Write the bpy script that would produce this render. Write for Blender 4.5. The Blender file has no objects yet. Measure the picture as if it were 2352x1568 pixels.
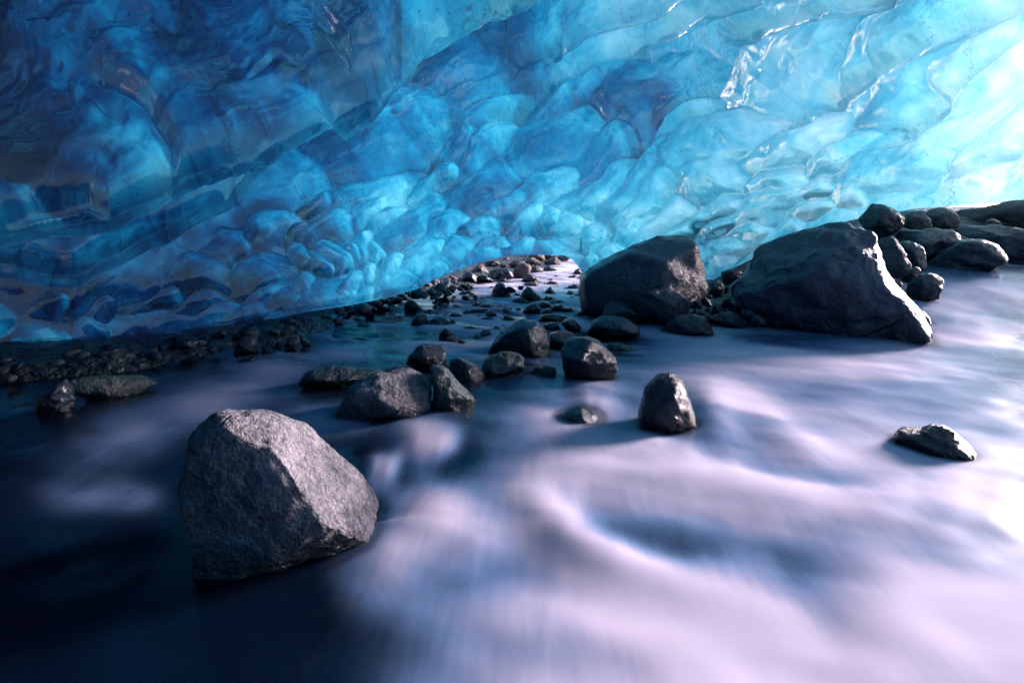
import bpy, math, random
import numpy as np
from math import radians as R

S = bpy.context.scene
COL = S.collection
# ------------------------------------------------------------------ camera
TILT = 12.8
F = 1176.0; CX, CY = 1176.0, 784.0            # focal length and centre in photo units (2352 x 1568)
cam_d = bpy.data.cameras.new('camera'); cam_d.lens = 18.0; cam_d.sensor_width = 36.0
cam_d.clip_start = 0.02; cam_d.clip_end = 2000.0
cam = bpy.data.objects.new('camera', cam_d); COL.objects.link(cam)
cam.location = (0, 0, 1.0); cam.rotation_euler = (R(90 - TILT), 0, 0)
S.camera = cam
# ------------------------------------------------------------------ sky, sun, exposure
SUN_AZ, SUN_EL = 63.0, 16.0                    # degrees to the right of the view, above the horizon
w = bpy.data.worlds.new('World'); S.world = w; w.use_nodes = True
nt = w.node_tree; nt.nodes.clear()
sky = nt.nodes.new('ShaderNodeTexSky'); sky.sky_type = 'NISHITA'; sky.sun_disc = False
sky.sun_elevation = R(SUN_EL); sky.sun_rotation = R(SUN_AZ)
sky.air_density = 1.0; sky.dust_density = 1.0; sky.ozone_density = 2.5
bg = nt.nodes.new('ShaderNodeBackground'); bg.inputs[1].default_value = 0.095
out = nt.nodes.new('ShaderNodeOutputWorld')
nt.links.new(sky.outputs[0], bg.inputs[0]); nt.links.new(bg.outputs[0], out.inputs[0])
sl = bpy.data.lights.new('sun', 'SUN'); sl.energy = 5.0; sl.angle = R(18.0); sl.color = (1.0, 0.79, 0.83)
sun = bpy.data.objects.new('sun', sl); COL.objects.link(sun)
from mathutils import Vector
sd = Vector((math.sin(R(SUN_AZ)) * math.cos(R(SUN_EL)), math.cos(R(SUN_AZ)) * math.cos(R(SUN_EL)), math.sin(R(SUN_EL))))
sun.rotation_euler = sd.to_track_quat('Z', 'Y').to_euler()
S.view_settings.view_transform = 'Standard'; S.view_settings.look = 'None'
S.view_settings.exposure = 1.7; S.view_settings.gamma = 1.0
S.view_settings.use_curve_mapping = False
S.cycles.max_bounces = 8; S.cycles.diffuse_bounces = 4; S.cycles.glossy_bounces = 3
S.cycles.transmission_bounces = 6; S.cycles.transparent_max_bounces = 12
S.cycles.sample_clamp_indirect = 6.0
S.cycles.use_denoising = True
S.cycles.caustics_refractive = False; S.cycles.caustics_reflective = False

# ------------------------------------------------------------------ numeric helpers
def hash3(ix, iy, iz, seed):
    h = (ix.astype(np.int64) * 374761393 + iy.astype(np.int64) * 668265263 + iz.astype(np.int64) * 2147483647 + seed * 974711) & 0xffffffff
    h = ((h ^ (h >> 13)) * 1274126177) & 0xffffffff
    h = ((h ^ (h >> 16)) * 2246822519) & 0xffffffff
    return ((h ^ (h >> 15)) & 0xffffff) / float(0xffffff) * 2 - 1
def vnoise(P, seed=0):
    f = np.floor(P); u = P - f; u = u * u * u * (u * (u * 6 - 15) + 10)
    x, y, z = f[:, 0], f[:, 1], f[:, 2]
    o = 0
    for dx in (0, 1):
        for dy in (0, 1):
            for dz in (0, 1):
                wt = (u[:, 0] if dx else 1 - u[:, 0]) * (u[:, 1] if dy else 1 - u[:, 1]) * (u[:, 2] if dz else 1 - u[:, 2])
                o = o + wt * hash3(x + dx, y + dy, z + dz, seed)
    return o
ROT = np.array([[0.36, 0.48, -0.8], [-0.8, 0.6, 0.0], [0.48, 0.64, 0.6]])
def fbm(P, octv=4, seed=0, gain=0.5):
    o = 0; a = 1.0; Q = np.array(P, float)
    for k in range(octv):
        o = o + a * vnoise(Q, seed + k * 17); a *= gain; Q = (Q @ ROT.T) * 2.03 + 3.7
    return o
def fbm2(x, y, octv=4, seed=0, gain=0.5):
    return fbm(np.stack([np.ravel(x), np.ravel(y), np.zeros(np.size(x))], 1), octv, seed, gain)
def sst(a, b, x):
    t = np.clip((np.asarray(x, float) - a) / (b - a), 0, 1); return t * t * (3 - 2 * t)

ct, stt = math.cos(R(TILT)), math.sin(R(TILT))
def ray(px, py):
    """world direction (x, forward=1 scaled y, z) through a photo point"""
    dx = px - CX; dy = py - CY
    return np.array([dx, F * ct - dy * stt * -1 * -1, -(F * stt + dy * ct)])
def ray(px, py):
    dx = px - CX; dy = py - CY
    return np.array([dx, F * ct - dy * stt, -(F * stt + dy * ct)], float)
def project(P):
    x, y, z = P[:, 0], P[:, 1], P[:, 2] - 1.0
    fw = y * ct - z * stt; up = y * stt + z * ct
    fw = np.maximum(fw, 1e-3)
    return CX + F * x / fw, CY - F * up / fw

def zwater(x, y):
    x = np.asarray(x, float); y = np.asarray(y, float)
    z = 0.03 * np.maximum(y - 2, 0)
    z = z + 0.42 * sst(3.7, 6.2, y) * sst(2.0, 3.4, x)
    return z
def at(px, py):
    """point of the water surface seen at a photo point"""
    d = ray(px, py)
    lo, hi = 0.1, 60.0
    for _ in range(60):
        t = 0.5 * (lo + hi); x, y, z = d[0] / d[1] * t, t, 1 + d[2] / d[1] * t
        if z > zwater(x, y): lo = t
        else: hi = t
    return np.array([d[0] / d[1] * lo, lo, 1 + d[2] / d[1] * lo])

# ------------------------------------------------------------------ object helpers
def mesh_obj(name, V, faces, mats, smooth=True, attrs=None, mat_idx=None):
    me = bpy.data.meshes.new(name)
    V = np.asarray(V, np.float32); Fa = np.asarray(faces, np.int32)
    n, k = Fa.shape
    me.vertices.add(len(V)); me.vertices.foreach_set('co', V.ravel())
    me.loops.add(n * k); me.loops.foreach_set('vertex_index', Fa.ravel())
    me.polygons.add(n)
    me.polygons.foreach_set('loop_start', np.arange(0, n * k, k, dtype=np.int32))
    try: me.polygons.foreach_set('loop_total', np.full(n, k, np.int32))
    except Exception: pass
    for m in mats: me.materials.append(m)
    if mat_idx is not None: me.polygons.foreach_set('material_index', np.asarray(mat_idx, np.int32))
    me.update(calc_edges=True); me.validate()
    me.polygons.foreach_set('use_smooth', np.full(len(me.polygons), smooth))
    for an, av in (attrs or {}).items():
        a = me.attributes.new(an, 'FLOAT', 'POINT'); a.data.foreach_set('value', np.asarray(av, np.float32))
    o = bpy.data.objects.new(name, me); COL.objects.link(o)
    return o
def tag(o, label=None, cat=None, group=None, kind=None):
    if label: o['label'] = label
    if cat: o['category'] = cat
    if group: o['group'] = group
    if kind: o['kind'] = kind
    return o
def grid_faces(nr, nc, wrap=False):
    i = np.arange(nr - 1)[:, None]; j = np.arange(nc if wrap else nc - 1)[None, :]
    j2 = (j + 1) % nc
    return np.stack([i * nc + j, i * nc + j2, (i + 1) * nc + j2, (i + 1) * nc + j], -1).reshape(-1, 4)

# ------------------------------------------------------------------ materials
class NT:
    def __init__(s, name):
        s.m = bpy.data.materials.new(name); s.m.use_nodes = True; s.t = s.m.node_tree; s.t.nodes.clear()
        s.out = s.n('OutputMaterial')
    def n(s, typ, **kw):
        nd = s.t.nodes.new('ShaderNode' + typ)
        for k, v in kw.items(): setattr(nd, k, v)
        return nd
    def l(s, a, b): s.t.links.new(a, b)
    def set(s, sock, v):
        if isinstance(v, bpy.types.NodeSocket): s.l(v, sock)
        else: sock.default_value = v
    def math(s, op, a, b=0.0, clamp=False):
        nd = s.n('Math', operation=op, use_clamp=clamp); s.set(nd.inputs[0], a); s.set(nd.inputs[1], b); return nd.outputs[0]
    def maprange(s, v, a, b, c=0.0, d=1.0):
        nd = s.n('MapRange'); nd.interpolation_type = 'SMOOTHSTEP'
        for k, q in enumerate((v, a, b, c, d)): s.set(nd.inputs[k], q)
        return nd.outputs[0]
    def mixc(s, f, a, b, mode='MIX'):
        nd = s.n('Mix', data_type='RGBA', blend_type=mode); s.set(nd.inputs[0], f); s.set(nd.inputs[6], a); s.set(nd.inputs[7], b); return nd.outputs[2]
    def attr(s, name):
        nd = s.n('Attribute', attribute_name=name); return nd.outputs['Fac']
    def noise(s, vec, scale, detail=4.0, rough=0.55, dist=0.0):
        nd = s.n('TexNoise'); s.l(vec, nd.inputs['Vector']); nd.inputs['Scale'].default_value = scale
        nd.inputs['Detail'].default_value = detail; nd.inputs['Roughness'].default_value = rough; nd.inputs['Distortion'].default_value = dist
        return nd.outputs[0]
    def mapping(s, vec, scale=(1, 1, 1), rot=(0, 0, 0)):
        nd = s.n('Mapping'); s.l(vec, nd.inputs[0]); nd.inputs['Scale'].default_value = scale; nd.inputs['Rotation'].default_value = rot
        return nd.outputs[0]
    def mixs(s, f, a, b):
        nd = s.n('MixShader'); s.set(nd.inputs[0], f); s.l(a, nd.inputs[1]); s.l(b, nd.inputs[2]); return nd.outputs[0]

def rock_material(name, dark, light, rough=(0.3, 0.6), scale=6.0, bump=0.5, bump_s=18.0, spec=0.5, speck=0.0, coat=0.0, bdist=0.03):
    k = NT(name)
    co = k.n('TexCoord').outputs['Object']
    oi = k.n('ObjectInfo').outputs['Random']
    n1 = k.noise(co, scale, 6, 0.65, 0.4); n2 = k.noise(co, scale * 7, 5, 0.7); n3 = k.noise(co, scale * 0.4, 3, 0.5)
    v = k.math('ADD', k.math('MULTIPLY', n1, 0.5), k.math('MULTIPLY', n2, 0.5))
    f = k.maprange(v, 0.32, 0.68)
    c = k.mixc(f, (*dark, 1), (*light, 1))
    c = k.mixc(k.math('MULTIPLY', k.maprange(n3, 0.4, 0.65), 0.5), c, (dark[0] * 1.3, dark[1] * 1.5, dark[2] * 1.1, 1))
    c = k.mixc(1.0, c, k.mixc(oi, (0.75, 0.75, 0.78, 1), (1.2, 1.15, 1.1, 1)), 'MULTIPLY')
    # cracks
    dv_ = k.n('VectorMath', operation='ADD'); k.l(co, dv_.inputs[0]); sc_ = k.n('VectorMath', operation='SCALE'); nc_ = k.n('TexNoise'); k.l(co, nc_.inputs['Vector']); nc_.inputs['Scale'].default_value = scale * 0.8
    k.l(nc_.outputs['Color'], sc_.inputs[0]); sc_.inputs['Scale'].default_value = 0.6 / scale; k.l(sc_.outputs[0], dv_.inputs[1])
    ve = k.n('TexVoronoi'); ve.feature = 'DISTANCE_TO_EDGE'; k.l(dv_.outputs[0], ve.inputs['Vector']); ve.inputs['Scale'].default_value = scale * 0.55
    crack = k.math('MULTIPLY', k.maprange(ve.outputs['Distance'], 0.035, 0.0), k.maprange(k.noise(co, scale * 0.5, 2), 0.52, 0.66))
    c = k.mixc(k.math('MULTIPLY', crack, 0.75), c, (0.003, 0.004, 0.006, 1))
    if speck:
        vo = k.n('TexVoronoi'); k.l(co, vo.inputs['Vector']); vo.inputs['Scale'].default_value = scale * 12
        sp = k.math('MULTIPLY', k.maprange(vo.outputs['Distance'], 0.28, 0.12), k.maprange(n1, 0.42, 0.6))
        c = k.mixc(k.math('MULTIPLY', sp, speck), c, (0.012, 0.013, 0.016, 1))
    wet = k.attr('wet')
    c = k.mixc(wet, c, k.mixc(1.0, c, (0.35, 0.38, 0.42, 1), 'MULTIPLY'))
    b = k.n('BsdfPrincipled'); k.l(c, b.inputs['Base Color'])
    k.l(k.math('MULTIPLY', k.maprange(n1, 0.3, 0.7, rough[0], rough[1]), k.maprange(wet, 0, 1, 1.0, 0.5)), b.inputs['Roughness'])
    b.inputs['Specular IOR Level'].default_value = spec
    b.inputs['Coat Weight'].default_value = coat; b.inputs['Coat Roughness'].default_value = 0.16
    bp = k.n('Bump'); bp.inputs['Strength'].default_value = bump; bp.inputs['Distance'].default_value = bdist
    hh = k.math('ADD', k.noise(co, bump_s, 6, 0.65), k.math('MULTIPLY', k.noise(co, bump_s * 5, 4, 0.6), 0.35))
    hh = k.math('SUBTRACT', hh, k.math('MULTIPLY', crack, 0.6))
    k.l(hh, bp.inputs['Height']); k.l(bp.outputs[0], b.inputs['Normal'])
    k.l(b.outputs[0], k.out.inputs[0])
    return k.m
M_wet = rock_material('wet_basalt', (0.003, 0.006, 0.015), (0.013, 0.022, 0.044), (0.08, 0.28), 5.0, 1.0, 16.0, 0.35, coat=0.15)
M_dark = rock_material('smooth_dark_basalt', (0.005, 0.009, 0.020), (0.022, 0.033, 0.060), (0.14, 0.34), 3.0, 0.7, 12.0, 0.5, coat=0.0)
M_dry = rock_material('dry_pitted_basalt', (0.014, 0.020, 0.036), (0.40, 0.38, 0.42), (0.4, 0.75), 7.0, 1.0, 16.0, 0.5, speck=0.85, bdist=0.06)
M_pale = rock_material('pale_dusty_basalt', (0.045, 0.045, 0.05), (0.13, 0.125, 0.13), (0.45, 0.75), 5.0, 0.6, 14.0, 0.4)
M_moss = rock_material('algae_covered_basalt', (0.010, 0.024, 0.028), (0.040, 0.080, 0.078), (0.25, 0.5), 6.0, 0.8, 20.0, 0.5)
M_slate = rock_material('slate_lit_basalt', (0.008, 0.013, 0.028), (0.036, 0.048, 0.08), (0.16, 0.36), 2.5, 0.9, 9.0, 0.5, coat=0.0)  # lightened to imitate light on the rim and slopes
M_warm = rock_material('pink_lit_basalt', (0.06, 0.05, 0.048), (0.20, 0.165, 0.158), (0.4, 0.7), 5.0, 0.8, 14.0, 0.4)  # pink light at the opening painted into the stone colour
MATS = {'warm': M_warm, 'slate': M_slate, 'wet': M_wet, 'dark': M_dark, 'dry': M_dry, 'pale': M_pale, 'moss': M_moss}

def bed_material():
    k = NT('gravel_bed')
    co = k.n('TexCoord').outputs['Object']
    vo = k.n('TexVoronoi'); k.l(co, vo.inputs['Vector']); vo.inputs['Scale'].default_value = 14.0
    v2 = k.n('TexVoronoi'); k.l(co, v2.inputs['Vector']); v2.inputs['Scale'].default_value = 37.0
    n1 = k.noise(co, 2.0, 5)
    c = k.mixc(vo.outputs['Color'], (0.02, 0.021, 0.025, 1), (0.075, 0.073, 0.075, 1))
    c = k.mixc(k.math('MULTIPLY', v2.outputs['Distance'], 0.6), c, (0.012, 0.012, 0.014, 1))
    c = k.mixc(k.math('MULTIPLY', k.maprange(n1, 0.45, 0.65), 0.5), c, (0.05, 0.07, 0.055, 1))
    b = k.n('BsdfPrincipled'); k.l(c, b.inputs['Base Color']); b.inputs['Roughness'].default_value = 0.45
    bp = k.n('Bump'); bp.inputs['Strength'].default_value = 1.0; bp.inputs['Distance'].default_value = 0.04; bp.invert = True
    k.l(k.math('ADD', vo.outputs['Distance'], k.math('MULTIPLY', v2.outputs['Distance'], 0.4)), bp.inputs['Height'])
    k.l(bp.outputs[0], b.inputs['Normal']); k.l(b.outputs[0], k.out.inputs[0])
    return k.m
M_bed = bed_material()

def water_material():
    k = NT('silky_glacial_water')
    co = k.n('TexCoord').outputs['Object']
    foam = k.attr('foam'); veil = k.attr('veil')
    st = k.noise(k.mapping(co, (40, 5, 10), (0, 0, R(-35))), 1.0, 3, 0.5)
    fo = k.math('MULTIPLY', foam, k.maprange(st, 0.2, 0.8, 0.95, 1.05), True)
    deep = k.n('BsdfTransparent'); deep.inputs[0].default_value = (0.16, 0.42, 0.58, 1)
    milk = k.n('BsdfDiffuse')
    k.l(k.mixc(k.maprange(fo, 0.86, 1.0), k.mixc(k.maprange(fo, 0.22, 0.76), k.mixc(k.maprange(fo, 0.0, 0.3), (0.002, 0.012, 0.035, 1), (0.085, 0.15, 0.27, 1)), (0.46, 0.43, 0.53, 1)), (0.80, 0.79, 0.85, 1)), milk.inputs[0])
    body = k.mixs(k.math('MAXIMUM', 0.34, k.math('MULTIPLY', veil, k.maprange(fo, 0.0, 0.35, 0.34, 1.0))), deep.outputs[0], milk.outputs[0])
    gl = k.n('BsdfGlossy'); gl.inputs[0].default_value = (1, 1, 1, 1)
    k.l(k.maprange(fo, 0.0, 0.6, 0.16, 0.5), gl.inputs['Roughness'])
    fr = k.n('Fresnel'); fr.inputs[0].default_value = 1.33
    k.l(k.mixs(k.math('MULTIPLY', fr.outputs[0], k.maprange(fo, 0.0, 0.8, 0.95, 0.18)), body, gl.outputs[0]), k.out.inputs[0])
    return k.m
M_water = water_material()

def ice_material():
    k = NT('blue_glacier_ice')
    co = k.n('TexCoord').outputs['Object']
    th = k.attr('shade_depth'); shade = k.attr('dirt')  # depth tint with light and shade painted in
    # bands and clouds inside the ice vary the tint depth
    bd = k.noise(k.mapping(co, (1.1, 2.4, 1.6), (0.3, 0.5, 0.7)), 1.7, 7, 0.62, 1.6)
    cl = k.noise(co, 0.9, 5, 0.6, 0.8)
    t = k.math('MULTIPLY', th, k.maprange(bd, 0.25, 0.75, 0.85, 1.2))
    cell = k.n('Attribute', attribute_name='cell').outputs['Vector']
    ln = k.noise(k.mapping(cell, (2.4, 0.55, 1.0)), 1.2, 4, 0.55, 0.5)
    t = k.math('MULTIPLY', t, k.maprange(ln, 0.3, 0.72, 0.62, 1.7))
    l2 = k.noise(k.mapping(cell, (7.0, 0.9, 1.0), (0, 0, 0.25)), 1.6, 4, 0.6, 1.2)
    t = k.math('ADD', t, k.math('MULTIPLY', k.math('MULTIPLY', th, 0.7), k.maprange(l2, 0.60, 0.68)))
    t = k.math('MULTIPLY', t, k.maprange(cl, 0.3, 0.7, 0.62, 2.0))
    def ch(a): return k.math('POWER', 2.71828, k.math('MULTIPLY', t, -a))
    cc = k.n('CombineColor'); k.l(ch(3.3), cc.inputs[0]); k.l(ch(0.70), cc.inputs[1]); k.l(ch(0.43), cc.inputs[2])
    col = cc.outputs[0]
    # thin dark sediment streaks
    sn = k.noise(k.mapping(co, (3.5, 0.8, 2.0), (0.2, 0.4, 0.9)), 2.0, 8, 0.7, 2.2)
    sk = k.math('MULTIPLY', k.maprange(k.math('ABSOLUTE', k.math('SUBTRACT', sn, 0.5)), 0.018, 0.0), k.maprange(cl, 0.45, 0.62))
    col = k.mixc(k.math('MULTIPLY', sk, 0.7), col, (0.01, 0.05, 0.08, 1))
    # grit specks
    vo = k.n('TexVoronoi'); k.l(co, vo.inputs['Vector']); vo.inputs['Scale'].default_value = 22.0
    gm = k.maprange(k.noise(co, 1.3, 4, 0.6), 0.5, 0.62)
    sp = k.math('MULTIPLY', k.maprange(vo.outputs['Distance'], 0.2, 0.1), gm)
    col = k.mixc(k.math('MULTIPLY', sp, shade), col, (0.005, 0.012, 0.02, 1))
    # trapped bubble clusters, white
    bn = k.noise(co, 26.0, 6, 0.75); bm = k.noise(co, 1.5, 3, 0.6, 0.5)
    bub = k.math('MULTIPLY', k.maprange(bn, 0.52, 0.62), k.maprange(bm, 0.55, 0.66))
    tr = k.n('BsdfTranslucent'); k.l(col, tr.inputs[0])
    df = k.n('BsdfDiffuse'); k.l(k.mixc(bub, k.mixc(0.5, col, (0.02, 0.10, 0.2, 1)), (0.75, 0.8, 0.85, 1)), df.inputs[0])
    body = k.mixs(k.math('MAXIMUM', 0.04, k.math('MULTIPLY', bub, 0.7)), tr.outputs[0], df.outputs[0])
    bp = k.n('Bump'); bp.inputs['Strength'].default_value = 0.10; bp.inputs['Distance'].default_value = 0.05
    k.l(k.math('ADD', k.noise(k.mapping(co, (2.0, 0.8, 1.2), (0, 0, -0.8)), 5.0, 5, 0.6, 0.6), k.math('MULTIPLY', k.noise(co, 40.0, 4, 0.6), 0.06)), bp.inputs['Height'])
    k.l(bp.outputs[0], tr.inputs['Normal']); k.l(bp.outputs[0], df.inputs['Normal'])
    rf = k.n('BsdfRefraction'); rf.inputs['IOR'].default_value = 1.31; rf.inputs['Roughness'].default_value = 0.03
    k.l(k.mixc(0.7, (1, 1, 1, 1), col), rf.inputs[0]); k.l(bp.outputs[0], rf.inputs['Normal'])
    body = k.mixs(k.math('MULTIPLY', 0.40, k.math('SUBTRACT', 1.0, bub)), body, rf.outputs[0])
    gl = k.n('BsdfGlossy'); gl.inputs['Roughness'].default_value = 0.06; k.l(bp.outputs[0], gl.inputs['Normal'])
    fr = k.n('Fresnel'); fr.inputs[0].default_value = 1.38; k.l(bp.outputs[0], fr.inputs['Normal'])
    k.l(k.mixs(fr.outputs[0], body, gl.outputs[0]), k.out.inputs[0])
    return k.m
M_ice = ice_material()
def outer_material():
    k = NT('cloudy_inner_ice')
    co = k.n('TexCoord').outputs['Object']
    th = k.attr('shade_depth')
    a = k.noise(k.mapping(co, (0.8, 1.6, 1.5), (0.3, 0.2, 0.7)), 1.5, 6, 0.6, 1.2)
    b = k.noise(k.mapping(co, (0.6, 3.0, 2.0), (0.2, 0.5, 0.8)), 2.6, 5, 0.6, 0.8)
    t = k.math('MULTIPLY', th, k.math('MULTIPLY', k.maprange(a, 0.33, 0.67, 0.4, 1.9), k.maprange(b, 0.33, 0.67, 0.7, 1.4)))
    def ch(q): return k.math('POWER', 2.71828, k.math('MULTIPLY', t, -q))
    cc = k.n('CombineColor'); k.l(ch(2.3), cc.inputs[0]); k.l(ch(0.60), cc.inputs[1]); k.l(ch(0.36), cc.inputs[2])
    tr = k.n('BsdfTranslucent'); k.l(cc.outputs[0], tr.inputs[0])
    tp = k.n('BsdfTransparent'); tp.inputs[0].default_value = (0.9, 0.97, 1, 1)
    k.l(k.mixs(0.25, tr.outputs[0], tp.outputs[0]), k.out.inputs[0])
    return k.m
M_outer = outer_material()
#BEGIN_STRUCT
# ------------------------------------------------------------------ the ice cave
EDGE = np.array([(-1400, 830), (-600, 830), (0, 806), (300, 785), (440, 770), (560, 745), (700, 715), (800, 700), (900, 680), (960, 660), (1000, 640), (1045, 620),
                 (1100, 602), (1150, 588), (1200, 583), (1260, 583), (1296, 585), (1312, 592), (1326, 606), (1338, 625), (1352, 640), (1480, 640), (1640, 640), (1700, 605), (1800, 560),
                 (1950, 505), (2100, 478), (2352, 460), (3000, 420), (4200, 400)], float)
def edge_dirs():
    az, el, D = [], [], []
    for px, py in EDGE:
        d = ray(px, py); h = math.hypot(d[0], d[1])
        az.append(math.degrees(math.atan2(d[0], d[1]))); el.append(math.degrees(math.atan2(d[2], h)))
        if px <= 1326:
            p = at(px, py + 4); dist = math.hypot(p[0], p[1])
        else:
            dist = np.interp(px, [1326, 1338, 1352, 1480, 1640, 1800, 2000, 2352, 3000, 4200], [5.4, 5.4, 5.5, 5.75, 6.1, 7.2, 8.8, 11, 17, 24])
        D.append(min(dist, 5.4) if px <= 1326 else dist)
    return np.array(az), np.array(el), np.array(D)
eaz, eel, eD = edge_dirs()
EAZ = np.concatenate([[-285, -140, -100], eaz, [110, 200]])
EEL = np.concatenate([[-10, -10, -11], eel, [2, 2]])
ED = np.concatenate([[6.0, 6.0, 5.4], eD, [24, 24]])
HC_AZ = [-285, -60, -30, 0, 15, 30, 45, 60, 90, 200]
HC = [3.0, 3.0, 3.0, 3.1, 3.4, 4.2, 5.4, 6.8, 8.0, 8.0]
az1 = np.concatenate([np.arange(-272, -52, 1.5), np.arange(-52, 52, 0.115), np.arange(52, 84, 0.7)])
rows = 330
tt = np.linspace(0, 1, rows)
AZ = np.repeat(az1[None, :], rows, 0)
e0 = np.interp(az1, EAZ, EEL)
ELtop = 80.0
T = tt[:, None]
EL = e0[None, :] + (34 - e0[None, :]) * np.minimum(T / 0.86, 1) + np.maximum(T - 0.86, 0) / 0.14 * (ELtop - 34)
fa = np.arange(-200, 200, 0.25); fd = np.interp(fa, EAZ, ED)
kk = np.exp(-0.5 * (np.arange(-140, 141) * 0.25 / 11.0) ** 2); kk /= kk.sum()
fs = np.convolve(np.pad(fd, 140, mode='edge'), kk, 'valid')
e0s = np.interp(az1, fa, np.convolve(np.pad(np.interp(fa, EAZ, EEL), 140, mode='edge'), kk, 'valid'))
wgt = sst(0.0, 8.0, EL - e0s[None, :])
D = np.interp(az1, EAZ, ED)[None, :] * (1 - wgt) + np.interp(az1, fa, fs)[None, :] * wgt
Hc = np.interp(AZ, HC_AZ, HC)
fz = 1 + fd * np.tan(np.radians(np.interp(fa, EAZ, EEL)))
fzs = np.convolve(np.pad(fz, 140, mode='edge'), kk, 'valid')
ze = np.interp(az1, fa, fzs)[None, :] + 0 * D
tanE = np.tan(np.radians(EL))
pw = 2.0
# solve 1 + rho*tanE = ze + (Hc-ze)*(1-(rho/D)^pw)
lo = np.zeros_like(D) + 1e-3; hi = D * 1.0
for _ in range(50):
    m = 0.5 * (lo + hi)
    f = 1 + m * tanE - (ze + (Hc - ze) * (1 - (m / D) ** pw))
    lo = np.where(f < 0, m, lo); hi = np.where(f < 0, hi, m)
rho = lo
def sph(rho_, AZ_, tan_):
    a = np.radians(AZ_)
    return np.stack([rho_ * np.sin(a), rho_ * np.cos(a), 1 + rho_ * tan_], -1)
P0 = sph(rho, AZ, tanE)
# normals pointing into the cave
du = np.gradient(P0, axis=1); dv = np.gradient(P0, axis=0)
N = np.cross(dv, du); N /= np.linalg.norm(N, axis=2, keepdims=True) + 1e-9
toc = np.array([0, 0, 1.0]) - P0
flip = np.sign((N * toc).sum(2, keepdims=True)); N = N * np.where(flip == 0, 1, flip)
dist = np.linalg.norm(toc, axis=2)
# scallops: cells laid out over the vault by direction
K = F
QX = np.radians(AZ) * K; QY = np.radians(EL) * K
def q_of(px, py):
    d = ray(px, py); h = math.hypot(d[0], d[1]); return math.atan2(d[0], d[1]) * K, math.atan2(d[2], h) * K
ANG = R(30)
ca, sa = math.cos(ANG), math.sin(ANG)
rng = random.Random(5)
hand = [(230, 60, 330), (640, 90, 300), (120, 330, 240), (300, 300, 250), (560, 250, 230), (90, 560, 190), (330, 560, 190), (860, 60, 200), (1010, 30, 200), (1080, 160, 190),
        (700, 420, 120), (850, 330, 150), (1230, 60, 190), (1420, 130, 170), (1660, 60, 180), (1950, 40, 170), (2250, 60, 160), (1560, 200, 150), (1330, 190, 110), (960, 260, 140), (520, 480, 130)]
seeds = []
for px, py, r in hand:
    x, y = q_of(px, py); seeds.append((x, y, r, 1.7))
def rad_at(px, py):
    # typical scallop radius in photo units
    near = np.interp(py, [0, 300, 480, 620, 800], [150, 84, 54, 38, 52])
    if px < 700: near *= np.interp(px, [0, 700], [1.5, 1.0])
    return near
for _ in range(9000):
    px = rng.uniform(-900, 3400); py = rng.uniform(-500, 830)
    x, y = q_of(px, py)
    STR = np.interp(py, [0, 250, 450, 620], [3.0, 2.8, 2.0, 1.8]) * rng.uniform(0.8, 1.25)
    r = rad_at(min(max(px, 0), 2352), min(max(py, 0), 800)) * rng.uniform(0.55, 1.4)
    ok = True
    for sx, sy, sr, ss in seeds:
        dx, dy = x - sx, y - sy
        u = (dx * ca + dy * sa) / STR; v = -dx * sa + dy * ca
        if u * u + v * v < (0.62 * (r + sr) * 0.62) ** 2 * 1.0 + 0: ok = False; break
    if ok: seeds.append((x, y, r, STR))
seeds = np.array(seeds)
qx = QX.ravel(); qy = QY.ravel()
# gentle warp so that the outlines wander
wn = np.stack([qx / 190, qy / 150, np.zeros_like(qx)], 1)
qx = qx + 36 * fbm(wn, 4, 3); qy = qy + 26 * fbm(wn + 40, 4, 9)
cu = np.zeros_like(qx); cv = np.zeros_like(qx); cid = np.zeros_like(qx)
env = np.full(qx.shape, 9.0); env2 = np.full(qx.shape, 9.0)
for si, (sx, sy, sr, STR) in enumerate(seeds):
    msk = (np.abs(qx - sx) < sr * 5.2) & (np.abs(qy - sy) < sr * 3.0)
    idx = np.nonzero(msk)[0]
    if not len(idx): continue
    dx = qx[idx] - sx; dy = qy[idx] - sy
    u = (dx * ca + dy * sa) / STR / sr; v = (-dx * sa + dy * ca) / sr * 1.12
    # one flank of each dish is steeper, as the draught carves it
    h = u * u * np.where(u > 0, 1.5, 0.75) + v * v * np.where(v < 0, 1.35, 0.8)
    e = env[idx]; env2[idx] = np.where(h < e, e, np.minimum(env2[idx], h)); env[idx] = np.minimum(e, h)
    w_ = h < e; cu[idx[w_]] = u[w_]; cv[idx[w_]] = v[w_]; cid[idx[w_]] = ((si * 7919) % 101) / 101
env = np.minimum(env, 1.6); gap = np.clip(env2 - env, 0, 1)
sp = project(P0.reshape(-1, 3))
Rpx = np.interp(sp[1], [0, 300, 480, 620, 800], [150, 84, 54, 38, 52]) * np.interp(sp[0], [0, 700], [1.5, 1.0])
behind = np.abs(AZ.ravel()) > 60
Rpx = np.where(behind, 120, Rpx)
amp = 0.95 * Rpx / K * dist.ravel()
fade = sst(0.0, 0.09, np.repeat(T, len(az1), 1).ravel()) * 0.95 + 0.05
disp = amp * (env - 0.45) * fade
# secondary ripples
P0f = P0.reshape(-1, 3)
rp = fbm(np.stack([(qx * ca + qy * sa) / 90, (-qx * sa + qy * ca) / 38, qx * 0], 1), 4, 21)
disp += amp * 0.10 * rp * fade
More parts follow.
